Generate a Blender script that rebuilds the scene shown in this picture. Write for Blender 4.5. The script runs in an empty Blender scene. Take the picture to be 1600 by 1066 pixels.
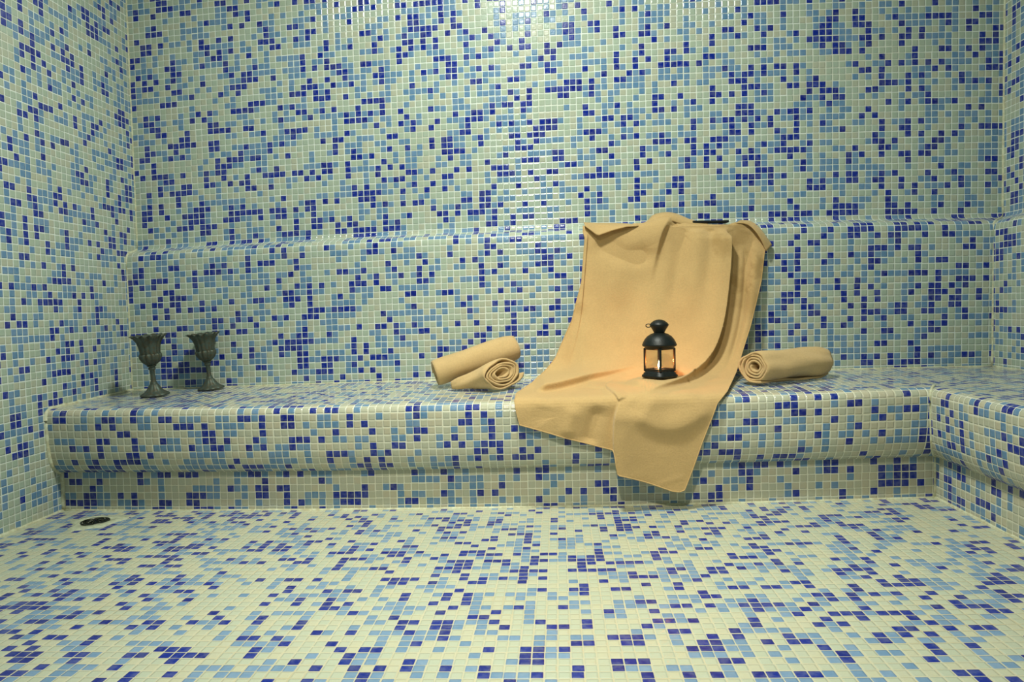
# Tiled steam room with a bench, draped towel, rolled towels, goblets and a lantern.
# World unit: metre. Most lengths are written in tiles (one 25 mm mosaic pitch) and scaled by S.
import bpy, math, random, zlib
import numpy as np
from mathutils import Vector, noise

S = 0.025
C = bpy.context.scene.collection
rng = random.Random(11)
nrng = np.random.default_rng(5)

# ------------------------------------------------------------------ camera numbers (tiles)
CAM = np.array([70.5213, -95.9169, 26.9751]); YAW, PITCH, ROLL, FPX = 0.0653, -0.0453, -0.0213, 1117.27
def cam_axes():
    cy, sy = math.cos(YAW), math.sin(YAW)
    f = np.array([-sy*math.cos(PITCH), cy*math.cos(PITCH), math.sin(PITCH)])
    r0 = np.array([cy, sy, 0]); u0 = np.cross(r0, f)
    return math.cos(ROLL)*r0+math.sin(ROLL)*u0, -math.sin(ROLL)*r0+math.cos(ROLL)*u0, f
AR, AU, AF = cam_axes()

# ------------------------------------------------------------------ room numbers (tiles)
W1, W, D, L = 119.31, 136.6, 17.57, 3.2       # riser end, bench-back end, seat depth, ledge depth
YB, ZC = -118.0, 103.0                        # rear wall, ceiling
def q2(a, b, c, x):
    n = (x-70.0)/70.0
    return a+b*n+c*n*n
def rise(x, y, z):
    """The hand-laid shell is not level: floor falls to the drain, courses bow a little."""
    rf = q2(0, 1.0203, .7224, x); rs = q2(0, .8969, -.2838, x); rl = q2(0, .6717, -.9539, x)
    if z <= 16.3:
        w = min(1, max(0, max(y, x-W1)/17.4)); return rf+(rs-rf)*w
    if z <= 38: return rs+(rl-rs)*(z-16.3)/21.7
    return rl+rl*min(1.2, (z-38)/45)*.75
def floor_z(x): return q2(0, 1.0203, .7224, x)
def seat_z(x, y): 
    z = 14.84+.0677*max(y, x-W1, -.5)
    return z+rise(x, y, min(z, 16.2))

# ------------------------------------------------------------------ materials
class NT:
    def __init__(s, name):
        s.m = bpy.data.materials.new(name); s.m.use_nodes = True
        s.t = s.m.node_tree; s.b = s.t.nodes['Principled BSDF']; s.out = s.t.nodes['Material Output']
    def n(s, kind, **kw):
        nd = s.t.nodes.new(kind)
        for k, v in kw.items(): setattr(nd, k, v)
        return nd
    def l(s, a, b): s.t.links.new(a, b)
    def put(s, sock, v):
        if hasattr(v, 'is_linked') or hasattr(v, 'links'): s.l(v, sock)
        else: sock.default_value = v
    def math(s, op, a, b=0.0, c=None, clamp=False):
        nd = s.n('ShaderNodeMath', operation=op, use_clamp=clamp)
        s.put(nd.inputs[0], a); s.put(nd.inputs[1], b)
        if c is not None: s.put(nd.inputs[2], c)
        return nd.outputs[0]
    def vm(s, op, a, b=(0, 0, 0)):
        nd = s.n('ShaderNodeVectorMath', operation=op)
        s.put(nd.inputs[0], a); s.put(nd.inputs[1], b)
        return nd.outputs['Value' if op in ('LENGTH', 'DOT_PRODUCT') else 'Vector']
    def mix(s, f, a, b):
        nd = s.n('ShaderNodeMix', data_type='RGBA')
        s.put(nd.inputs['Factor'], f)
        s.put(nd.inputs[6], a if not isinstance(a, tuple) else (*a, 1)); s.put(nd.inputs[7], b if not isinstance(b, tuple) else (*b, 1))
        return nd.outputs[2]
    def rng(s, v, a, b, c, d, smooth=True):
        nd = s.n('ShaderNodeMapRange', interpolation_type='SMOOTHSTEP' if smooth else 'LINEAR')
        s.put(nd.inputs[0], v)
        for i, x in enumerate((a, b, c, d)): nd.inputs[1+i].default_value = x
        return nd.outputs[0]
    def noise(s, vec, scale, detail=2, rough=.5):
        nd = s.n('ShaderNodeTexNoise'); s.l(vec, nd.inputs['Vector'])
        nd.inputs['Scale'].default_value = scale; nd.inputs['Detail'].default_value = detail; nd.inputs['Roughness'].default_value = rough
        return nd.outputs['Fac'], nd.outputs['Color']

PALE_A, PALE_B, PALE_C = (.395, .46, .345), (.44, .455, .335), (.37, .46, .365)
MID_A, MID_B = (.105, .225, .37), (.155, .27, .42)
DARK_A, DARK_B = (.003, .020, .26), (.004, .013, .205)
def tile_mat(name, grout, half=.452, pale=(PALE_A, PALE_B, PALE_C), rough=.13, wet=0.0, film=0.0, mid=(MID_A, MID_B)):
    k = NT(name)
    uv = k.n('ShaderNodeUVMap', uv_map='UVMap').outputs[0]
    geo = k.n('ShaderNodeNewGeometry').outputs['Position']
    cls = k.n('ShaderNodeAttribute', attribute_name='tint').outputs['Fac']
    cell = k.vm('FLOOR', uv); wn = k.n('ShaderNodeTexWhiteNoise', noise_dimensions='3D'); k.l(cell, wn.inputs['Vector'])
    r1 = wn.outputs['Value']; rc = wn.outputs['Color']
    sep = k.n('ShaderNodeSeparateColor'); k.l(rc, sep.inputs[0])
    # a little slip of each tile in its bed
    slip = k.vm('MULTIPLY', k.vm('SUBTRACT', rc, (.5, .5, .5)), (.07, .07, 0))
    f = k.vm('ADD', k.vm('SUBTRACT', k.vm('FRACTION', uv), (.5, .5, 0)), slip)
    r = .075
    q = k.vm('SUBTRACT', k.vm('ABSOLUTE', f), (half-r, half-r, 0))
    qs = k.n('ShaderNodeSeparateXYZ'); k.l(q, qs.inputs[0])
    qm = k.n('ShaderNodeCombineXYZ'); k.l(k.math('MAXIMUM', qs.outputs[0], 0.0), qm.inputs[0]); k.l(k.math('MAXIMUM', qs.outputs[1], 0.0), qm.inputs[1])
    d = k.math('SUBTRACT', k.math('ADD', k.vm('LENGTH', qm.outputs[0]), k.math('MINIMUM', k.math('MAXIMUM', qs.outputs[0], qs.outputs[1]), 0.0)), r)
    mask = k.rng(d, -.012, .012, 1, 0)
    palec = k.mix(k.rng(r1, .55, .75, 0, 1), k.mix(sep.outputs[0], pale[0], pale[2]), pale[1])
    midc = k.mix(sep.outputs[1], mid[0], mid[1])
    darkc = k.mix(k.rng(sep.outputs[2], .7, .9, 0, 1), DARK_A, DARK_B)
    col = k.mix(k.math('GREATER_THAN', cls, .5), palec, midc)
    col = k.mix(k.math('GREATER_THAN', cls, 1.5), col, darkc)
    nf, _ = k.noise(geo, 60, 3)
    nz, _ = k.noise(geo, 3.0, 3)
    col = k.mix(k.math('MULTIPLY', k.rng(nf, .35, .7, 0, 1), .12), col, (.5, .55, .5))
    stain = k.mix(k.rng(nz, .45, .75, 0, .55), grout, tuple(c*s for c, s in zip(grout, (.8, .72, .58))))
    k.l(k.mix(mask, stain, col), k.b.inputs['Base Color'])
    rr = k.math('ADD', k.math('MULTIPLY', r1, .08), rough)
    k.l(k.math('ADD', k.math('MULTIPLY', mask, k.math('SUBTRACT', rr, .55-.35*wet)), .55-.35*wet), k.b.inputs['Roughness'])
    k.b.inputs['Specular IOR Level'].default_value = .4
    if film:                                   # standing water on the flat seat
        nz_ = k.n('ShaderNodeSeparateXYZ'); k.l(k.n('ShaderNodeNewGeometry').outputs['True Normal'], nz_.inputs[0])
        wm = k.math('MULTIPLY', k.rng(nz_.outputs[2], .985, .996, 0, 1), k.math('MULTIPLY', k.rng(k.noise(geo, 2.2, 3)[0], .38, .6, .25, 1), film))
        k.l(k.mix(wm, k.b.inputs['Roughness'].links[0].from_socket, (.05, .05, .05)), k.b.inputs['Roughness'])
    # domed tile edge, wavy glass face, individual tilt
    h = k.rng(d, -.13, .02, 1, 0)
    tilt = k.vm('DOT_PRODUCT', k.vm('SUBTRACT', rc, (.5, .5, .5)), k.vm('MULTIPLY', f, (.55, .55, 0)))
    nw, _ = k.noise(uv, 1.6, 2)
    hh = k.math('ADD', k.math('ADD', h, tilt), k.math('MULTIPLY', nw, .35))
    b = k.n('ShaderNodeBump'); b.inputs['Strength'].default_value = .55; b.inputs['Distance'].default_value = .0022
    k.l(k.math('MULTIPLY', hh, k.math('SUBTRACT', 1.0, k.math('MULTIPLY', wm, .93))) if film else hh, b.inputs['Height']); k.l(b.outputs[0], k.b.inputs['Normal'])
    return k.m

def plain(name, col, rough=.6, metal=0.0, bump=0.0, scale=40, spec=.5, var=.25, col2=None):
    k = NT(name); geo = k.n('ShaderNodeTexCoord').outputs['Object']
    nf, _ = k.noise(geo, scale, 4, .6)
    c2 = col2 or tuple(c*(1-var) for c in col)
    k.l(k.mix(k.rng(nf, .35, .68, 0, 1), col, c2), k.b.inputs['Base Color'])
    k.b.inputs['Roughness'].default_value = rough; k.b.inputs['Metallic'].default_value = metal
    k.b.inputs['Specular IOR Level'].default_value = spec
    if bump:
        b = k.n('ShaderNodeBump'); b.inputs['Strength'].default_value = .6; b.inputs['Distance'].default_value = bump
        k.l(nf, b.inputs['Height']); k.l(b.outputs[0], k.b.inputs['Normal'])
    return k.m

def towel_mat(name, col, damp=None):
    k = NT(name); geo = k.n('ShaderNodeTexCoord').outputs['Object']
    n1, _ = k.noise(geo, 900, 2, .6); n2, _ = k.noise(geo, 9, 3, .55); n3, _ = k.noise(geo, 160, 3, .6); n5, _ = k.noise(geo, 22, 3, .6)
    c = k.mix(k.rng(n2, .35, .7, 0, .5), col, tuple(x*.86 for x in col))
    c = k.mix(k.rng(n3, .3, .7, 0, .28), c, tuple(x*.72 for x in col))
    for (p, rad, amt) in damp or ():
        dd = k.vm('SUBTRACT', geo, tuple(p))
        dd = k.vm('MULTIPLY', dd, (1, .3, .75))
        ds = k.math('ADD', k.vm('LENGTH', dd), k.math('MULTIPLY', k.math('SUBTRACT', n5, .5), .13))
        c = k.mix(k.rng(ds, rad*.2, rad*1.1, amt, 0), c, tuple(x*y for x, y in zip(col, (.5, .44, .3))))
    k.l(c, k.b.inputs['Base Color']); k.b.inputs['Roughness'].default_value = .92
    k.b.inputs['Specular IOR Level'].default_value = .15
    k.b.inputs['Sheen Weight'].default_value = .35; k.b.inputs['Sheen Roughness'].default_value = .5
    k.b.inputs['Sheen Tint'].default_value = (1, .85, .6, 1)
    b = k.n('ShaderNodeBump'); b.inputs['Strength'].default_value = .6; b.inputs['Distance'].default_value = .0016
    k.l(k.math('ADD', n1, k.math('MULTIPLY', n3, 1.2)), b.inputs['Height']); k.l(b.outputs[0], k.b.inputs['Normal'])
    return k.m

GROUT = (.74, .79, .70)
M_WALL = tile_mat('wall mosaic', GROUT)
M_BENCH = tile_mat('bench mosaic', film=1.0, grout=(.76, .76, .60), pale=((.47, .465, .335), (.50, .465, .325), (.44, .465, .345)))
M_FLOOR = tile_mat('floor mosaic', (.60, .56, .38), half=.452, pale=((.51, .53, .38), (.55, .54, .37), (.47, .53, .40)), rough=.2, wet=.5, mid=((.15, .27, .42), (.20, .32, .47)))
M_CAULK = plain('grout fillet', (.66, .68, .48), .5, bump=.002, scale=60, col2=(.5, .46, .28))
M_CEIL = plain('painted ceiling', (.72, .76, .66), .7, scale=3, var=.06)
M_TOWEL = None

# ------------------------------------------------------------------ mesh helpers
def mesh_obj(name, V, F, mat, parent=None, smooth=True, scale=S):
    me = bpy.data.meshes.new(name)
    V = np.asarray(V, float)*scale
    me.from_pydata([tuple(v) for v in V], [], [tuple(f) for f in F]); me.update()
    if smooth: me.polygons.foreach_set('use_smooth', [True]*len(me.polygons))
    if mat: me.materials.append(mat)
    o = bpy.data.objects.new(name, me); C.objects.link(o)
    if parent: o.parent = parent
    return o
def tag(o, label, cat, group=None):
    o['label'] = label; o['category'] = cat; o['kind'] = 'thing'
    if group: o['group'] = group
    return o
def empty(name, loc, label, cat, group=None, rz=0.0, tilt=(0, 0)):
    o = bpy.data.objects.new(name, None); C.objects.link(o)
    o.empty_display_size = .05
    o.location = [c*S for c in loc]; o.rotation_euler = (tilt[0], tilt[1], rz)
    return tag(o, label, cat, group)
def structure(o): o['kind'] = 'structure'; return o
def solidify(o, th, off=0.0, sub=0):
    m = o.modifiers.new('thickness', 'SOLIDIFY'); m.thickness = th*S; m.offset = off; m.use_even_offset = False
    if sub:
        s = o.modifiers.new('smooth', 'SUBSURF'); s.levels = sub; s.render_levels = sub
    return o
def bevel(o, w, seg=2):
    m = o.modifiers.new('bevel', 'BEVEL'); m.width = w*S; m.segments = seg; m.limit_method = 'ANGLE'
    return o
class MB:
    """Collects simple solids into one mesh."""
    def __init__(s): s.V = []; s.F = []
    def add(s, V, F):
        b = len(s.V); s.V += [tuple(v) for v in V]; s.F += [tuple(i+b for i in f) for f in F]; return s
    def box(s, c, d, rz=0.0, top=1.0):
        co, si = math.cos(rz), math.sin(rz); V = []
        for sz in (-1, 1):
            k = top if sz > 0 else 1.0
            for sx, sy in ((-1, -1), (1, -1), (1, 1), (-1, 1)):
                x, y = sx*d[0]/2*k, sy*d[1]/2*k
                V.append((c[0]+x*co-y*si, c[1]+x*si+y*co, c[2]+sz*d[2]/2))
        return s.add(V, [(3, 2, 1, 0), (4, 5, 6, 7), (0, 1, 5, 4), (1, 2, 6, 5), (2, 3, 7, 6), (3, 0, 4, 7)])
    def tube(s, pts, r, n=10, closed=False):
        P = [Vector(p) for p in pts]; m = len(P); V = []; F = []
        up = Vector((0, 0, 1))
        for i in range(m):
            t = (P[(i+1) % m]-P[i-1]) if closed else (P[min(i+1, m-1)]-P[max(i-1, 0)])
            t.normalize(); a = t.cross(up)
            if a.length < 1e-4: a = t.cross(Vector((1, 0, 0)))
            a.normalize(); b = t.cross(a); rr = r[i] if hasattr(r, '__len__') else r
            V += [P[i]+(a*math.cos(2*math.pi*j/n)+b*math.sin(2*math.pi*j/n))*rr for j in range(n)]
        for i in range(m if closed else m-1):
            i2 = (i+1) % m
            F += [(i*n+j, i*n+(j+1) % n, i2*n+(j+1) % n, i2*n+j) for j in range(n)]
        if not closed: F += [tuple(range(n))[::-1], tuple((m-1)*n+j for j in range(n))]
        return s.add(V, F)
    def lathe(s, prof, n=48, fn=None, close=True):
        V = []; F = []; m = len(prof)
        for i, (r, z) in enumerate(prof):
            for j in range(n):
                a = 2*math.pi*j/n; rr, zz = (fn(i, a, r, z) if fn else (r, z))
                V.append((rr*math.cos(a), rr*math.sin(a), zz))
        for i in range(m-1):
            F += [(i*n+j, i*n+(j+1) % n, (i+1)*n+(j+1) % n, (i+1)*n+j) for j in range(n)]
        if close: F += [tuple(range(n))[::-1], tuple((m-1)*n+j for j in range(n))]
        return s.add(V, F)
    def build(s, name, mat, parent=None, smooth=True): return mesh_obj(name, s.V, s.F, mat, parent, smooth)

def smooth_poly(P, n, it=2):
    P = np.asarray(P, float)
    for _ in range(it):
        Q = [P[0]]
        for a, b in zip(P[:-1], P[1:]): Q += [a*.75+b*.25, a*.25+b*.75]
        Q.append(P[-1]); P = np.array(Q)
    d = np.r_[0, np.cumsum(np.linalg.norm(np.diff(P, axis=0), axis=1))]
    t = np.linspace(0, d[-1], n) if n else np.arange(0, d[-1]+1e-6, .5)
    if not n and d[-1]-t[-1] > .02: t = np.r_[t, d[-1]]
    return np.stack([np.interp(t, d, P[:, i]) for i in range(P.shape[1])], 1), t

_pat = {}
def tile_class(key, i, j, pd=.175, pm=.25):
    k = (key, i, j)
    if k not in _pat:
        r = random.Random(zlib.crc32(f'{key},{i},{j}'.encode()))
        near = [_pat.get((key, i-1, j)), _pat.get((key, i, j-1))]
        p = pd*.82+.12*near.count(2); m = pm*.85+.09*near.count(1)
        v = r.random()
        _pat[k] = 2 if v < p else 1 if v < p+m else 0
    return _pat[k]
def tiled(name, key, vt, pos, a, b, mat, seed=0, v0=0.0, flip=False, parent=None, pd=.175, pm=.25):
    """pos(k, u): point of sample row k at course coordinate u; a(k), b(k) the ends; vt the arc length of each row."""
    nk = len(vt); lo = math.floor(min(a(k) for k in range(nk))); hi = math.ceil(max(b(k) for k in range(nk)))
    us = list(range(lo, hi+1)); V = []; UV = []; F = []; T = []
    for k in range(nk):
        for u in us:
            uc = min(max(u, a(k)), b(k)); V.append(pos(k, uc)); UV.append((uc+seed*37, vt[k]+v0+seed*53))
    n = len(us)
    for k in range(nk-1):
        for i in range(n-1):
            q = [k*n+i, k*n+i+1, (k+1)*n+i+1, (k+1)*n+i]
            if abs(UV[q[0]][0]-UV[q[1]][0]) < 1e-6 and abs(UV[q[2]][0]-UV[q[3]][0]) < 1e-6: continue
            F.append(q[::-1] if flip else q)
            T.append(float(tile_class(key, us[i], math.floor((vt[k]+vt[k+1])/2+v0), pd, pm)))
    o = mesh_obj(name, V, F, mat, parent)
    me = o.data
    at = me.attributes.new('tint', 'FLOAT', 'FACE'); at.data.foreach_set('value', T)
    ul = me.uv_layers.new(name='UVMap')
    vi = np.zeros(len(me.loops), int); me.loops.foreach_get('vertex_index', vi)
    ul.data.foreach_set('uv', np.array(UV)[vi].ravel())
    return o

# ------------------------------------------------------------------ the shell
# floor
vt = np.arange(YB, .5, 1.0); vt[-1] = 0.0
structure(tiled('floor', 'fl', vt, lambda k, u: (u, vt[k], floor_z(u)), lambda k: 0, lambda k: W1, M_FLOOR, 1, pd=.18, pm=.23))
# left wall
vz = np.arange(-1.0, ZC+.1, 1.0)
structure(tiled('wall_left', 'wl', vz, lambda k, u: (0, u, vz[k]+rise(0, 18, 20)), lambda k: YB, lambda k: D+L+.4, M_WALL, 2))
# back wall: bench back, rounded ledge, upper wall; the right wall has the same section
sec, sv = smooth_poly([(0, 15.0), (0, 24), (-.1, 34), (-.1, 37.9), (.1, 38.75), (.9, 39.15), (2.0, 39.42), (2.9, 39.75), (3.15, 39.95), (3.2, 40.6), (3.2, 50), (3.2, 80), (3.2, ZC+2)], 0)
SECH = int(np.argmax(sec[:, 1] > 40.3))
v_off = math.ceil(sv[np.argmax(sec[:, 1] > 38.1)])-sv[np.argmax(sec[:, 1] > 38.1)]   # a joint runs along the foot of the nose
def p_back(k, u):
    y, z = D+sec[k, 0], sec[k, 1]; return (u, y, z+rise(u, y, z))
def p_right(k, u):
    x, z = W+sec[k, 0], sec[k, 1]; return (x, u, z+rise(x, u, z))
structure(tiled('wall_back', 'wb', sv, p_back, lambda k: 0, lambda k: W+sec[k, 0], M_WALL, 3, v0=v_off, pd=.2))
structure(tiled('wall_right', 'wr', sv, p_right, lambda k: YB, lambda k: D+sec[k, 0], M_WALL, 4, v0=v_off, flip=True, pd=.17, pm=.3))
# ceiling and the wall behind the viewer
structure(MB().add([(-1, YB-1, ZC), (W+5, YB-1, ZC), (W+5, D+5, ZC), (-1, D+5, ZC)], [(0, 1, 2, 3)]).build('ceiling', M_CEIL, smooth=False))
vzr = np.arange(-1.0, ZC+.1, 1.0)
structure(tiled('wall_front', 'wf', vzr, lambda k, u: (u, YB, vzr[k]), lambda k: 0, lambda k: W+L, M_WALL, 5))

# the L-shaped masonry bench: riser and overhanging seat
bench = empty('tiled_bench', (60, 0, 0), 'long L-shaped built-in bench covered in blue and cream mosaic tile', 'bench')
bench.location = (0, 0, 0)
OR = .74                                     # overhang of the right run against the front run
rs_, rv = smooth_poly([(0, -.4), (0, 2), (0, 4), (0, 5.55)], 0, 1)
ss_, st = smooth_poly([(0.1, 5.45), (-.5, 5.55), (-1.45, 6.2), (-2.15, 7.4), (-2.45, 9.0), (-2.62, 11.5), (-2.72, 13.6), (-2.55, 14.45), (-1.7, 14.75), (0, 14.82), (6, 15.2), (12, 15.6), (17.75, 16.02)], 0, 2)
# a joint along the top of the face
kt = int(np.argmax(ss_[:, 1] > 13.75)); s_off = math.ceil(st[kt])-st[kt]
def off(o): return o*(OR if o < 0 else 1.0)
def p_front(sec_):
    def f(k, u):
        y, z = sec_[k]; return (u, y, z+rise(u, y, min(z, 16.2)))
    return f
def p_side(sec_):
    def f(k, u):
        o, z = sec_[k]; x = W1+off(o); return (x, u, z+rise(x, min(u, o), min(z, 16.2)))
    return f
def join(name, objs, parent):
    a = objs[0]
    V = []; F = []; UV = []; T = []
    for o in objs:
        b = len(V); V += [tuple(v.co) for v in o.data.vertices]
        F += [tuple(i+b for i in p.vertices) for p in o.data.polygons]
        UV += [tuple(d.uv) for d in o.data.uv_layers[0].data]; T += [d.value for d in o.data.attributes['tint'].data]
    r = mesh_obj(name, V, F, a.data.materials[0], parent, scale=1.0)
    at = r.data.attributes.new('tint', 'FLOAT', 'FACE'); at.data.foreach_set('value', T)
    ul = r.data.uv_layers.new(name='UVMap'); ul.data.foreach_set('uv', np.array(UV).ravel())
    for o in objs:
        m = o.data; bpy.data.objects.remove(o); bpy.data.meshes.remove(m)
    return r
f1 = tiled('r1', 'rf', rv, p_front(rs_), lambda k: .06, lambda k: W1, M_BENCH, 6)
f2 = tiled('r2', 'rs', rv, p_side(rs_), lambda k: YB+.5, lambda k: 0, M_BENCH, 7, flip=True)
join('riser', [f1, f2], bench)
g1 = tiled('s1', 'sf', st, p_front(ss_), lambda k: .06, lambda k: W1+off(ss_[k, 0]), M_BENCH, 8, v0=s_off, pd=.19)
g2 = tiled('s2', 'ss', st, p_side(ss_), lambda k: YB+.5, lambda k: ss_[k, 0], M_BENCH, 9, v0=s_off, flip=True, pd=.19)
join('seat', [g1, g2], bench)

# grout fillets in the corners
def fillet(name, pts, r=.28):
    m = MB(); P = [Vector(p) for p in pts]; Q = []
    for a, b in zip(P[:-1], P[1:]):
        n = max(1, int((b-a).length/1.2))
        Q += [a.lerp(b, i/n) for i in range(n)]
    Q.append(P[-1])
    rr = [r*(1+.5*noise.noise(p*1.3)) for p in Q]
    m.tube(Q, rr, 8); return structure(m.build(name, M_CAULK))
xs = np.linspace(0, W1, 60)
fillet('trim_1', [(x, 0, floor_z(x)) for x in xs], .2)
fillet('trim_2', [(0, y, floor_z(0)) for y in np.linspace(YB, 0, 12)], .3)
fillet('trim_3', [(W1, y, floor_z(W1)) for y in np.linspace(YB, 0, 12)], .22)
fillet('trim_4', [(x, D, 16.0+rise(x, D, 16.0)) for x in np.linspace(0, W, 60)], .16)
fillet('trim_5', [(0, D, z+rise(0, D, z)) for z in np.linspace(16, 37.5, 20)]+[(0, D+o, z+rise(0, D, z)) for o, z in sec[np.argmax(sec[:, 1] > 38.1):SECH]], .2)
fillet('trim_6', [(0, D+L, z+rise(0, D, z)) for z in np.linspace(40, ZC, 40)], .16)
fillet('trim_7', [(0, y, z+rise(0, y, min(z, 16.2))) for y, z in ss_], .3)
fillet('trim_8', [(0, 0, z) for z in np.linspace(-.2, 5.5, 6)], .36)
fillet('trim_9', [(W, D, z+rise(W, D, z)) for z in np.linspace(16, 37.5, 20)]+[(W+o, D+o, z+rise(W, D, z)) for o, z in sec[np.argmax(sec[:, 1] > 38.1):SECH]], .2)
fillet('trim_10', [(W+L, D+L, z+rise(W+L, D, z)) for z in np.linspace(40, ZC, 40)], .2)
fillet('trim_11', [(W1+off(o), o, z+rise(W1, o, min(z, 16.2))) for o, z in ss_[:int(np.argmax(ss_[:, 1] > 14.8))]], .18)
fillet('trim_12', [(W1, 0, z+floor_z(W1)) for z in np.linspace(0, 5.6, 6)], .2)
fillet('trim_13', [(W, y, 16.0+rise(W, y, 16.0)) for y in np.linspace(YB, D, 20)], .16)

# ------------------------------------------------------------------ floor drain by the left corner
zd = floor_z(8.3)
drain = empty('floor_drain', (8.3, -5.4, zd), 'small round dark metal floor drain near the left corner in front of the bench', 'drain', rz=.3)
M_DRAIN = plain('tarnished drain steel', (.12, .12, .09), .32, 1.0, .001, 90, col2=(.04, .04, .03))
M_MORTAR = plain('drain mortar', (.55, .58, .40), .6, bump=.003, scale=70)
def wob(i, a, r, z): return r*(1+.16*math.sin(3*a+1)+.1*math.sin(5*a)), z
MB().lathe([(3.3, -.1), (3.2, .04), (2.5, .12), (1.9, .14), (1.85, .02)], 40, wob).build('mortar_collar', M_MORTAR, drain)
MB().lathe([(1.75, -.1), (1.78, .14), (1.7, .2), (1.55, .2), (1.5, .1), (1.48, -.05)], 40).build('rim', M_DRAIN, drain)
gr = MB(); gr.lathe([(1.46, .0), (1.46, .1), (1.2, .14), (.001, .16)], 36)
for a in range(8):
    t = a*math.pi/4; gr.tube([(.35*math.cos(t), .35*math.sin(t), .17), (1.2*math.cos(t), 1.2*math.sin(t), .15)], .09, 6)
gr.build('grate', M_DRAIN, drain)

# ------------------------------------------------------------------ towels
TAN = (.59, .395, .17)
def cast(px, py, prof):
    """Point on the draped profile (extruded along x) met by a sight line; arrays in, arrays out."""
    px, py = np.asarray(px, float), np.asarray(py, float)
    d = (px-800)[..., None]*AR-(py-533)[..., None]*AU+AF*FPX
    x = np.full(px.shape, 85.0); best = None
    for _ in range(3):
        bt = np.full(px.shape, 1e9)
        n = (x-70)/70; rf = 1.0203*n+.7224*n*n; rsn = .8969*n-.2838*n*n; rl = .6717*n-.9539*n*n
        for (y0, z0), (y1, z1) in zip(prof[:-1], prof[1:]):
            def rz(y, z):
                if z <= 16.3:
                    w = min(1, max(0, y/17.4)); return rf+(rsn-rf)*w
                t = min(1, (z-16.3)/21.7); return rsn+(rl-rsn)*t
            a0, a1 = z0+rz(y0, z0), z1+rz(y1, z1)
            # ray (CAM + t d) against segment in the y-z plane
            ey, ez = y1-y0, a1-a0
            den = d[..., 1]*ez-d[..., 2]*ey
            den = np.where(abs(den) < 1e-12, 1e-12, den)
            qy, qz = y0-CAM[1], a0-CAM[2]
            t = (qy*ez-qz*ey)/den; s = (qy*d[..., 2]-qz*d[..., 1])/den
            ok = (s >= -1e-4) & (s <= 1.0001) & (t > 0) & (t < bt)
            bt = np.where(ok, t, bt)
        x = CAM[0]+bt*d[..., 0]
    return CAM+bt[..., None]*d, bt < 1e8
PROF, _ = smooth_poly([(20.7, 46), (20.5, 41.2), (19.3, 40.5), (18.3, 40.0), (17.3, 39.5), (16.95, 38.4), (16.8, 36.5), (16.5, 34), (16.0, 30), (15.1, 26), (13.8, 22.4), (12.2, 19.6), (10.4, 17.7), (8.2, 16.6), (5, 16.0), (2, 15.6), (-1, 15.4), (-2.6, 15.2), (-3.35, 14.6), (-3.5, 13.4), (-3.45, 9), (-3.2, 5), (-3.0, -4)], 150, 3)
def curve2(P, t):
    P = np.array(P, float); Q, tt = smooth_poly(P, 400, 3)
    u = tt/tt[-1]
    return np.stack([np.interp(t, u, Q[:, 0]), np.interp(t, u, Q[:, 1])], -1)
def keyed(K, t):
    """piecewise-linear map of t to a point, with smoothing of the polyline kept light"""
    K = np.array(K, float); return np.stack([np.interp(t, K[:, 0], K[:, 1]), np.interp(t, K[:, 0], K[:, 2])], -1)
def seg_dist(px, py, poly):
    """signed distance to a polyline (positive on the right of its direction in the picture), place along it 0..1, unit normal"""
    P = np.array(poly, float); P, _ = smooth_poly(P, 40, 2)
    best = np.full(px.shape, 1e9); sg = np.ones(px.shape); al = np.zeros(px.shape); nx = np.zeros(px.shape); ny = np.zeros(px.shape); n = len(P)-1
    for i in range(n):
        a, b = P[i], P[i+1]; e = b-a; l2 = e@e
        t = ((px-a[0])*e[0]+(py-a[1])*e[1])/l2; tc = np.clip(t, 0, 1)
        dx, dy = px-a[0]-tc*e[0], py-a[1]-tc*e[1]; dd = np.hypot(dx, dy)
        c = e[0]*dy-e[1]*dx
        m = dd < best; best = np.where(m, dd, best); sg = np.where(m, np.sign(c), sg); al = np.where(m, (i+tc)/n, al)
        l = math.sqrt(l2); nx = np.where(m, -e[1]/l, nx); ny = np.where(m, e[0]/l, ny)
    return best*sg, al, nx, ny
def sst(x, a, b):
    t = np.clip((x-a)/(b-a), 0, 1); return t*t*(3-2*t)
def fold(px, py, poly, amp, wide, sharp, side, low=.4, fade=(.12, .12), lap=0.0, taper=0.0):
    """cloth that rolls over: raised on one side of the line, dropping sharply on the other, its edge lapping over by lap"""
    d, al, nx, ny = seg_dist(px, py, poly); d = d*side
    f = np.ones(px.shape)
    if fade[0]: f = f*sst(al, 0, fade[0])
    if fade[1]: f = f*sst(1-al, 0, fade[1])
    if taper: amp = amp*(1-taper*sst(al, .5, .8)); lap = lap*(1-.5*sst(al, .55, .8))
    high = np.exp(-(d/wide)**2)
    drop = (1+low)*np.exp(-(d/sharp)**2)-low*np.exp(-(d/(wide*1.3))**2)
    if np.any(lap):
        k = lap*f*np.where(d < 0, np.exp(-(d/9.0)**2), np.exp(-(d/3.2)**2))*side
        SHX[:] += k*nx; SHY[:] += k*ny
    return amp*f*np.where(d < 0, high, drop)
def ridge(px, py, poly, amp, wide, fade=(.3, .3)):
    d, al, _, _ = seg_dist(px, py, poly); f = np.ones(px.shape)
    if fade[0]: f = f*sst(al, 0, fade[0])
    if fade[1]: f = f*sst(1-al, 0, fade[1])
    return amp*f*np.exp(-(d/wide)**2)

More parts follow.
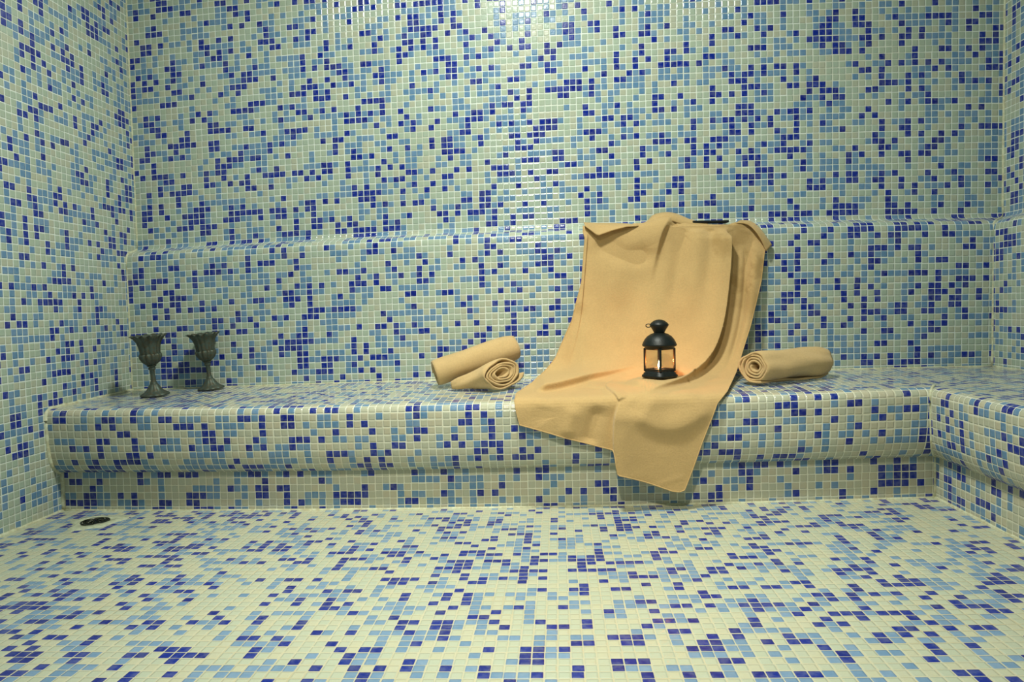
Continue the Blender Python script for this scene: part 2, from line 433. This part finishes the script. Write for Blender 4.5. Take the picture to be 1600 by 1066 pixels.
NU, NV = 330, 470
def sheet_xy():
    s = np.linspace(0, 1, NU); t = np.linspace(0, 1, NV)
    left = keyed([(0, 911, 354), (.05, 911, 372), (.2, 906, 440), (.33, 893, 500), (.46, 868, 560), (.55, 845, 590), (.63, 822, 606), (.70, 807, 616), (.76, 804, 628), (.87, 807, 645), (1, 812, 664)], t)
    right = keyed([(0, 1178, 349), (.04, 1192, 366), (.08, 1195, 388), (.2, 1189, 440), (.33, 1172, 510), (.42, 1160, 550), (.5, 1150, 582), (.58, 1136, 612), (.66, 1121, 630), (.8, 1098, 690), (.9, 1082, 735), (.97, 1070, 766), (1, 1062, 769)], t)
    top = keyed([(0, 911, 354), (.1, 935, 352), (.28, 985, 353), (.4, 1018, 350), (.47, 1038, 342), (.53, 1052, 342), (.6, 1068, 349), (.64, 1082, 351), (.83, 1137, 351), (.9, 1150, 347), (1, 1178, 349)], s)
    bot = keyed([(0, 812, 664), (.12, 838, 671), (.3, 882, 684), (.5, 930, 697), (.612, 961, 705), (.622, 963, 712), (.634, 966, 737), (.645, 969, 740), (.8, 1008, 753), (.96, 1051, 768), (1, 1062, 769)], s)
    Sg, Tg = np.meshgrid(s, t)
    A = lambda P, i: P[:, i]
    out = []
    for i in (0, 1):
        lc = (1-Tg)*top[None, :, i]+Tg*bot[None, :, i]+(1-Sg)*left[:, None, i]+Sg*right[:, None, i]
        bl = (1-Sg)*(1-Tg)*top[0, i]+Sg*(1-Tg)*top[-1, i]+(1-Sg)*Tg*bot[0, i]+Sg*Tg*bot[-1, i]
        out.append(lc-bl)
    return out[0], out[1], Sg, Tg
PX, PY, SG, TG = sheet_xy()
SHX = np.zeros(PX.shape); SHY = np.zeros(PX.shape)
# folds (heights in tiles)
H = np.zeros(PX.shape)
F1 = [(1132, 356), (1131, 400), (1127, 450), (1121, 500), (1111, 543), (1096, 577), (1066, 597), (1026, 609), (1000, 618), (985, 629)]
H += fold(PX, PY, F1, 1.9, 34, 4, -1, .35, (.06, .22), 8, .55)
H += ridge(PX, PY, [(1172, 362), (1167, 420), (1163, 480), (1150, 540), (1130, 585)], -.6, 5, (.1, .3))
H += ridge(PX, PY, [(1182, 372), (1178, 430), (1172, 490), (1150, 560)], .5, 10, (.2, .3))
H += ridge(PX, PY, [(1152, 352), (1150, 380), (1149, 410)], -.25, 3.5, (.02, .6))
H += fold(PX, PY, [(1052, 343), (1036, 356), (1029, 374), (1024, 400), (1012, 450)], .9, 24, 5, -1, .3, (.02, .75))
H += ridge(PX, PY, [(1000, 372), (1012, 400), (985, 470), (950, 540)], -.5, 26, (.2, .4))
H += ridge(PX, PY, [(930, 372), (965, 398), (1005, 402), (1030, 384)], -.6, 15, (.2, .3))
H += ridge(PX, PY, [(1088, 356), (1084, 430), (1072, 520)], .5, 13, (.05, .5))
H += ridge(PX, PY, [(1112, 356), (1108, 420), (1100, 500)], -.45, 10, (.05, .5))
H += ridge(PX, PY, [(1066, 356), (1058, 420), (1045, 500)], -.4, 11, (.05, .5))
H += fold(PX, PY, [(915, 362), (912, 400), (908, 450), (904, 500), (893, 550), (878, 588)], .35, 9, 3, -1, .2, (.05, .6), 3)
H += fold(PX, PY, [(832, 611), (862, 606), (902, 596), (945, 585), (985, 574), (1010, 568)], 1.0, 18, 3, 1, .2, (.12, .6), 4)
H += fold(PX, PY, [(915, 602), (932, 605), (948, 607)], .22, 7, 2.2, 1, .1, (.3, .1))
H += fold(PX, PY, [(946, 600), (952, 607), (959, 613), (966, 619), (971, 628)], .35, 9, 2.5, 1, .1, (.15, .1), 3)
H += fold(PX, PY, [(974, 622), (967, 636), (963, 655), (961.5, 680), (962.5, 706), (967, 742)], 1.0, 30, 3, 1, .3, (.3, 0), 3)
H += fold(PX, PY, [(985, 634), (1005, 654), (1035, 668), (1065, 664), (1095, 645), (1115, 628)], .55, 26, 16, 1, .25, (.2, .2))
H += ridge(PX, PY, [(1000, 626), (1050, 622), (1100, 618)], .25, 12, (.2, .3))
H += ridge(PX, PY, [(1022, 760), (1045, 752), (1070, 745)], .05, 5, (.3, .1))
H += ridge(PX, PY, [(850, 632), (845, 655), (850, 665)], -.15, 16, (.3, .4))
H += ridge(PX, PY, [(900, 630), (888, 665), (886, 690)], .4, 13, (.3, .3))
H += ridge(PX, PY, [(940, 630), (925, 665), (918, 698)], -.5, 13, (.3, .2))
H += ridge(PX, PY, [(905, 470), (895, 540), (890, 585)], -.55, 12, (.2, .2))
def vnoise(A, sc, off=0.0):
    fl = A.reshape(-1, 3)
    return np.array([noise.noise((p[0]*sc+off, p[1]*sc, p[2]*sc)) for p in fl]).reshape(A.shape[:2])
P3, okm = cast(PX+SHX, PY+SHY, PROF)
H += .16*vnoise(P3, .09)+.05*vnoise(P3, .4, 7)
# normals of the base drape
du = np.gradient(P3, axis=1); dv = np.gradient(P3, axis=0)
N = np.cross(dv, du); N /= np.linalg.norm(N, axis=2, keepdims=True)+1e-9
N *= np.sign((N*(CAM-P3)).sum(2, keepdims=True))
# towards the hem the cloth keeps close to the tiles
P3 = P3+N*(H[..., None]+.1)
# the cloth lies on the tiles, never in them
def clear(P):
    x, y, z = P[..., 0], P[..., 1], P[..., 2]
    n = (x-70)/70; rf = 1.0203*n+.7224*n*n; rsn = .8969*n-.2838*n*n; w = np.clip(y/17.4, 0, 1)
    szz = 14.84+.0677*np.maximum(y, -.5)+rf+(rsn-rf)*w
    on = (y > -2.0) & (z < 24)
    P[..., 2] = np.where(on, np.maximum(z, szz+.28), z)
    P[..., 1] = np.where(z > 16.5, np.where(z < 39.2, np.minimum(y, D-.55), y), np.where((z < szz-.7), np.minimum(y, -2.95), y))
clear(P3)
# the lantern's weight presses a level patch into the cloth
lp = cast(1031, 600, PROF)[0]; LX, LY, lz = lp[0], lp[1], lp[2]+.85
rad = np.hypot(P3[..., 0]-LX, P3[..., 1]-LY); wl = (1-sst(rad, 3.1, 4.8))*sst(seg_dist(PX, PY, F1)[0], -1.0, 5)
P3[..., 2] = P3[..., 2]*(1-wl)+(lz-.06)*wl; lz += .08
def grid_faces(nv, nu): 
    i = np.arange(nv-1)[:, None]*nu+np.arange(nu-1)[None]
    return np.stack([i, i+1, i+nu+1, i+nu], -1).reshape(-1, 4)
to_m = lambda p: tuple(c*S for c in p)
damp = [(cast(1127, y, PROF)[0], r*S, a) for y, r, a in ((385, 2.2, .4),)]+[(cast(x, y, PROF)[0], r*S, a) for x, y, r, a in ((1156, 362, 2.0, .4), (1158, 442, 1.9, .45), (1186, 418, 1.7, .45), (1172, 475, 2.6, .35))]
M_TOWEL = towel_mat('tan terry towel', TAN, [(to_m(p), r, a) for p, r, a in damp])
M_ROLL = towel_mat('tan terry roll', (.62, .43, .20))
drape = mesh_obj('bath_towel', P3.reshape(-1, 3), grid_faces(NV, NU), M_TOWEL)
solidify(drape, .12, 1)
tag(drape, 'large tan bath towel draped over the ledge and bench with its end hanging down', 'towel')
def hem(P, r, name):
    m = MB(); m.tube([tuple(p) for p in P[::3]]+[tuple(P[-1])], r, 8); return m.build(name, M_TOWEL, drape)
hem(P3[-1, :], .08, 'hem'); hem(P3[:, 0], .06, 'side_seam'); hem(P3[:, -1], .07, 'side_seam')

# the end of the towel folded over the ledge top: bunch, turned-down corners
def patch(name, top, bot, dz, n=24, m=10, bulge=.3, crisp=1, th=.16):
    """Ruled strip of cloth between two edges given as (px, py, y) points"""
    s = np.linspace(0, 1, n); V = []
    def edge(E):
        E = np.array(E, float); P = []
        for a in E:
            d = (a[0]-800)*AR-(a[1]-533)*AU+AF*FPX; t = (a[2]-CAM[1])/d[1]; P.append(CAM+t*d)
        return smooth_poly(P, n, crisp)[0]
    A, B = edge(top), edge(bot)
    for j in range(m):
        w = j/(m-1); P = A*(1-w)+B*w
        P = P+np.array([0, -.8, .25])*bulge*math.sin(math.pi*w)
        V.append(P)
    V = np.array(V)+np.array([0, 0, dz])
    o = mesh_obj(name, V.reshape(-1, 3), grid_faces(m, n), M_TOWEL, drape); solidify(o, th, 0); return o
patch('turned_corner', [(912, 348, 18.6), (930, 349, 18.6), (955, 349, 18.6), (980, 350, 18.4), (997, 352, 17.6)], [(914, 353, 16.5), (933, 367.5, 15.7), (935, 368, 15.7), (957, 360, 15.9), (978, 354.5, 16.2), (997, 353.5, 17.0)], 0, bulge=.2, crisp=0)
patch('bunched_fold', [(988, 352, 20.0), (1004, 351, 20.0), (1013, 345, 20.0), (1020, 336, 19.9), (1034, 332.5, 19.7), (1048, 332, 19.7), (1062, 336, 19.8), (1080, 345, 19.9), (1105, 349, 20)], [(988, 354, 17.6), (1004, 355, 17.6), (1016, 353, 17.5), (1026, 349, 17.5), (1038, 345, 17.3), (1050, 345, 17.2), (1062, 350, 17.4), (1080, 353, 17.5), (1105, 354, 17.6)], 0, n=40, m=14, bulge=.9)
patch('turned_corner', [(1158, 344.5, 19.5), (1172, 345, 18.8), (1186, 355, 17.3), (1197, 370, 16.9), (1206, 383, 16.9)], [(1150, 349, 17.3), (1166, 349, 16.6), (1178, 358, 16.0), (1189, 374, 15.9), (1197, 393, 16.3)], 0, bulge=.3)

def roll(name, p0, p1, r0, r1, turns, label, flat=1.0, shear0=0.0, shear1=0.0, seed=0, a0=0.0, group=None, start=.25, loose=.1, gap=.76, press=0.0, pucker=0.0):
    """A towel rolled up: one spiralling sheet, its ends a little uneven."""
    p0, p1 = np.array(p0, float), np.array(p1, float); ax = p1-p0; Ln = np.linalg.norm(ax); ax /= Ln
    lat = np.cross(ax, [0, 0, 1.0]); lat /= np.linalg.norm(lat); up = np.cross(lat, ax)
    nt = int(turns*44); na = 34; V = []
    pitch = (r0-start*r0)/turns
    for i in range(nt+1):
        th = 2*math.pi*turns*i/nt; fr = i/nt
        for j in range(na):
            w = j/(na-1)
            rr = (start+(1-start)*fr)*(r0*(1-w)+r1*w)
            nz = noise.noise((math.cos(th)*1.1+seed*9, math.sin(th)*1.1, w*2.4+fr*2.2))
            rr *= 1+loose*nz*(.35+.65*fr if fr < .97 else 1)
            if pucker: rr *= 1+pucker*math.sin(5*th+7*w+seed)*sst(w, .45, .85)
            ca, sa = math.cos(th+a0), math.sin(th+a0)
            x, z = rr*ca, rr*sa*flat
            # rounded, puckered ends
            e0 = max(0, 1-w/.12); e1 = max(0, 1-(1-w)/.16)
            sc = 1-.07*e0**2-.2*e1**2*(.5+.5*fr)
            x *= sc; z *= sc
            if z < -press*r0: z = -press*r0+(z+press*r0)*.35 if press else z
            edge0 = .16*noise.noise((th*.6+seed, fr*5, 3.3))-.5*(1-fr)*(-.35)
            edge1 = .2*noise.noise((th*.6+seed, fr*5, 8.1))
            al = w*Ln+(1-w)**3*(edge0+shear0*x)+w**3*(edge1+shear1*x)
            V.append(p0+ax*al+lat*x+up*z)
    V = np.array(V); F = grid_faces(nt+1, na)
    # let it lie on the seat
    o = mesh_obj(name, V, F, M_ROLL); solidify(o, pitch*gap*.92, 0)
    tag(o, label, 'towel', group)
    return o
roll('rolled_towel', (62.6, 6.6, 17.75), (54.9, 7.6, 16.0), 2.75, .7, 4.3, 'tan towel roll lying on the bench with its loose coiled end facing right', flat=.82, shear0=-.95, seed=3, a0=-2.2, loose=.26, group='rolled towels on the bench', gap=.6)
roll('rolled_towel', (52.0, 9.6, 17.5), (63.9, 13.8, 21.0), 2.0, 2.2, 4.6, 'tan towel roll propped slantwise on top of another roll, left of the draped towel', flat=1.0, seed=8, a0=-.6, loose=.07, group='rolled towels on the bench', gap=.85)
roll('rolled_towel', (97.3, 4.4, 18.2), (108.9, 10.2, 18.4), 2.42, 2.15, 4.4, 'single tan towel roll lying alone on the bench right of the draped towel', flat=.95, shear0=.3, seed=14, a0=2.6, loose=.22, group='rolled towels on the bench', gap=.78, pucker=.05)

# ------------------------------------------------------------------ goblets
M_GOB = plain('patinated brass', (.085, .118, .096), .5, .5, .002, 90, col2=(.10, .085, .05))
def goblet(x, y, label, tilt, rz=0.0, h=1.0):
    z = seat_z(x, y)+.1
    g = empty('goblet', (x, y, z), label, 'goblet', 'metal goblets on the bench', rz, (tilt[0]+.06, tilt[1]))
    def flute(n, amp, lo, hi):
        def f(i, a, r, zz):
            k = abs(math.sin(n*a/2)); w = min(1, max(0, (zz-lo)/(hi-lo)))
            return r*(1+amp*(k-.5)), zz
        return f
    def rim(i, a, r, zz):
        k = abs(math.cos(7*a)); t = max(0, (zz-6.6)/2.6)
        return r*(1+.085*(k-.5)+.08*t**3*(k-.4)), zz+.2*t**4*(k-.5)
    outer = [(.35, 4.55), (.7, 4.75), (1.2, 5.2), (1.5, 5.8), (1.56, 6.2), (1.45, 6.42)]
    MB().lathe([(r*h, z_*h) for r, z_ in outer], 72, flute(12, .16, 4.6, 6.3), False).build('bowl', M_GOB, g)
    cup = [(1.3, 6.2), (1.38, 6.5), (1.42, 7.0), (1.5, 7.6), (1.7, 8.25), (2.05, 8.8), (2.55, 9.25)]
    inn = [(2.45, 9.22), (1.95, 8.75), (1.6, 8.2), (1.38, 7.5), (1.25, 6.8), (.9, 6.0), (.02, 5.6)]
    MB().lathe([(r*h, z_*h) for r, z_ in cup+inn], 98, rim, False).build('flared_cup', M_GOB, g)
    stem = [(.62, 1.55), (.5, 1.9), (.36, 2.3), (.33, 3.2), (.36, 3.9), (.5, 4.05), (.55, 4.2), (.42, 4.35), (.6, 4.5), (.72, 4.62), (.4, 4.75)]
    MB().lathe([(r*h, z_*h) for r, z_ in stem], 32).build('stem', M_GOB, g)
    base = [(0.02, .0), (1.95, 0), (2.08, .12), (1.95, .3), (1.55, .5), (1.15, .85), (.88, 1.25), (.68, 1.65), (.5, 1.8)]
    def bw(i, a, r, zz): return r*(1+.07*(abs(math.sin(5*a))-.5)*(1 if zz < 1.5 else .4)), zz
    MB().lathe([(r*h, z_*h) for r, z_ in base], 70, bw, False).build('foot', M_GOB, g)
    return g
goblet(8.75, 9.3, 'tarnished metal goblet nearest the left wall, standing on the bench', (0, -.045), 0)
goblet(14.75, 15.0, 'tarnished metal goblet leaning left, second from the left wall on the bench', (.0, -.08), 0, .97)

# ------------------------------------------------------------------ lantern
LS = 1.15
M_BLACK = plain('black lantern metal', (.005, .008, .007), .45, .0, .001, 200, spec=.4)
lan = empty('candle_lantern', (LX, LY, lz), 'small black metal candle lantern with glass panes standing on the draped towel', 'lantern', rz=math.radians(40), tilt=(0, 0)); lan.scale = (1.34, 1.34, LS)
def sq(i, a, r, z, p=5.0):
    c, s_ = abs(math.cos(a)), abs(math.sin(a)); return r/((c**p+s_**p)**(1/p)), z
base = MB()
base.lathe([(.02, 0), (1.42, 0), (1.5, .08), (1.5, .3), (1.36, .42), (1.36, .55), (1.24, .66), (1.2, .8), (.02, .82)], 64, lambda i, a, r, z: (sq(i, a, r, z)[0]*(1+.012*math.cos(12*a)), z), False)
base.build('base', M_BLACK, lan)
PR = 1.06
for sx, sy in ((1, 1), (-1, 1), (-1, -1), (1, -1)):
    bevel(MB().box((sx*PR, sy*PR, 2.15), (.2, .2, 2.8)).build('post', M_BLACK, lan, False), .04)
for sx, sy, dx, dy in ((0, 1, 2.1, .14), (0, -1, 2.1, .14), (1, 0, .14, 2.1), (-1, 0, .14, 2.1)):
    MB().box((sx*PR, sy*PR, .95), (dx, dy, .24)).build('rail', M_BLACK, lan, False); MB().box((sx*PR, sy*PR, 3.45), (dx, dy, .2)).build('rail', M_BLACK, lan, False)
g = NT('lantern glass'); tr = g.n('ShaderNodeBsdfTransparent'); gl = g.n('ShaderNodeBsdfGlossy'); mx = g.n('ShaderNodeMixShader')
tr.inputs[0].default_value = (.97, .95, .9, 1); gl.inputs['Roughness'].default_value = .04
mx.inputs[0].default_value = .05; g.l(tr.outputs[0], mx.inputs[1]); g.l(gl.outputs[0], mx.inputs[2]); g.l(mx.outputs[0], g.out.inputs['Surface'])
M_GLASS = g.m
for sx, sy, dx, dy in ((0, 1, 1.92, .06), (0, -1, 1.92, .06), (1, 0, .06, 1.92), (-1, 0, .06, 1.92)):
    MB().box((sx*PR, sy*PR, 2.2), (dx, dy, 2.3)).build('glass_pane', M_GLASS, lan, False)
roof = MB()
roof.lathe([(1.38, 3.42), (1.52, 3.5), (1.52, 3.68), (1.72, 3.78), (1.78, 3.92), (1.74, 4.02), (1.66, 4.25), (1.5, 4.6), (1.24, 4.95), (.92, 5.2), (.62, 5.34), (.5, 5.4)], 56, None, False)
roof.lathe([(1.36, 3.44), (1.2, 3.7), (.5, 5.2)], 40, None, False)
roof.build('roof', M_BLACK, lan)
cap = MB().lathe([(.5, 5.25), (.58, 5.5), (.72, 5.8), (.9, 6.12), (.98, 6.3), (.94, 6.42), (.8, 6.6), (.55, 6.82), (.28, 6.94), (.02, 6.97)], 48, None, False).build('chimney_cap', M_BLACK, lan)
ring = []
a_ = math.radians(180-40)
for i in range(15):
    t = math.pi*2*i/15; rr_ = 1.1+.26*math.cos(t); ring.append((rr_*math.cos(a_), rr_*math.sin(a_), 6.25+.2*math.sin(t)))
MB().tube(ring, .055, 8, True).build('ring', M_BLACK, lan)
# candle inside
M_WAX = plain('candle wax', (.8, .72, .55), .5); M_CUP = plain('tealight cup', (.5, .48, .45), .3, .9)
can = empty('tealight_candle', (LX-.1, LY-.2, lz+.83*LS), 'lit tealight candle burning inside the black lantern', 'candle')
MB().lathe([(.02, 0), (.62, 0), (.66, .42), (.62, .42), (.58, .3), (.02, .3)], 32, None, False).build('cup', M_CUP, can)
MB().lathe([(.02, .05), (.57, .05), (.57, .34), (.02, .3)], 32, None, False).build('wax', M_WAX, can)
MB().tube([(0, 0, .28), (.02, 0, .5)], .03, 6).build('wick', M_BLACK, can)
fm = NT('candle flame'); em = fm.n('ShaderNodeEmission'); em.inputs[0].default_value = (1, .72, .36, 1); em.inputs[1].default_value = 45; fm.l(em.outputs[0], fm.out.inputs['Surface'])
MB().lathe([(.02, .42), (.12, .5), (.17, .64), (.15, .85), (.09, 1.1), (.03, 1.32), (.005, 1.4)], 20, None, False).build('flame', fm.m, can)

# ------------------------------------------------------------------ black slab on the ledge
M_SLAB = plain('black plastic', (.010, .011, .010), .3, 0, 0, 60)
sp = (94.4, 18.6, 39.85)
sl = MB().box((0, 0, 0), (5.55, 2.3, .36)).build('slab', M_SLAB, None, False); bevel(sl, .1, 3)
sl.location = [c*S for c in sp]; sl.rotation_euler = (.03, .012, 0)
tag(sl, 'thin black flat slab lying on top of the draped towel on the ledge', 'slab')

# ------------------------------------------------------------------ light
def point(name, loc, col, power, rad):
    l = bpy.data.lights.new(name, 'POINT'); l.energy = power; l.color = col; l.shadow_soft_size = rad*S
    o = bpy.data.objects.new(name, l); C.objects.link(o); o.location = [c*S for c in loc]; return o
def area(name, loc, to, col, power, sx, sy):
    l = bpy.data.lights.new(name, 'AREA'); l.shape = 'RECTANGLE'; l.size = sx*S; l.size_y = sy*S; l.energy = power; l.color = col
    o = bpy.data.objects.new(name, l); C.objects.link(o); o.location = [c*S for c in loc]
    o.rotation_euler = (Vector(to)-Vector(loc)).to_track_quat('-Z', 'Y').to_euler(); return o
kl = area('ceiling_lamp', (64, -31, 101), (64, -31, 0), (.955, 1, .91), 58, 9, 9); kl.data.shape = 'DISK'
sl_ = bpy.data.lights.new('front_fill', 'SPOT'); sl_.energy = 200; sl_.color = (1, .95, .78); sl_.shadow_soft_size = 2.5*S; sl_.spot_size = math.radians(52); sl_.spot_blend = 1.0  # unseen fill spot, added to brighten the riser and floor from the front
so = bpy.data.objects.new('front_fill', sl_); C.objects.link(so); so.location = (61*S, -100*S, 101*S)
so.rotation_euler = (Vector((67, -12, 4))-Vector((61, -100, 101))).to_track_quat('-Z', 'Y').to_euler()
point('candle_glow', (LX-.1, LY-.2, lz+1.9*LS), (1, .27, .05), .9, .25)
wd = bpy.data.worlds.new('room air'); bpy.context.scene.world = wd; wd.use_nodes = True
wd.node_tree.nodes['Background'].inputs[0].default_value = (.6, .75, .65, 1); wd.node_tree.nodes['Background'].inputs[1].default_value = .0

# ------------------------------------------------------------------ camera and view
cd = bpy.data.cameras.new('camera'); co = bpy.data.objects.new('camera', cd); C.objects.link(co)
cd.sensor_width = 36; cd.lens = FPX*36/1600; cd.clip_start = .02
from mathutils import Matrix
mw = Matrix(((AR[0], AU[0], -AF[0], CAM[0]*S), (AR[1], AU[1], -AF[1], CAM[1]*S), (AR[2], AU[2], -AF[2], CAM[2]*S), (0, 0, 0, 1)))
co.matrix_world = mw
sc = bpy.context.scene; sc.camera = co
sc.view_settings.view_transform = 'Standard'; sc.view_settings.look = 'None'; sc.view_settings.gamma = 1.0; sc.view_settings.exposure = 0.0
sc.cycles.sample_clamp_indirect = 4.0
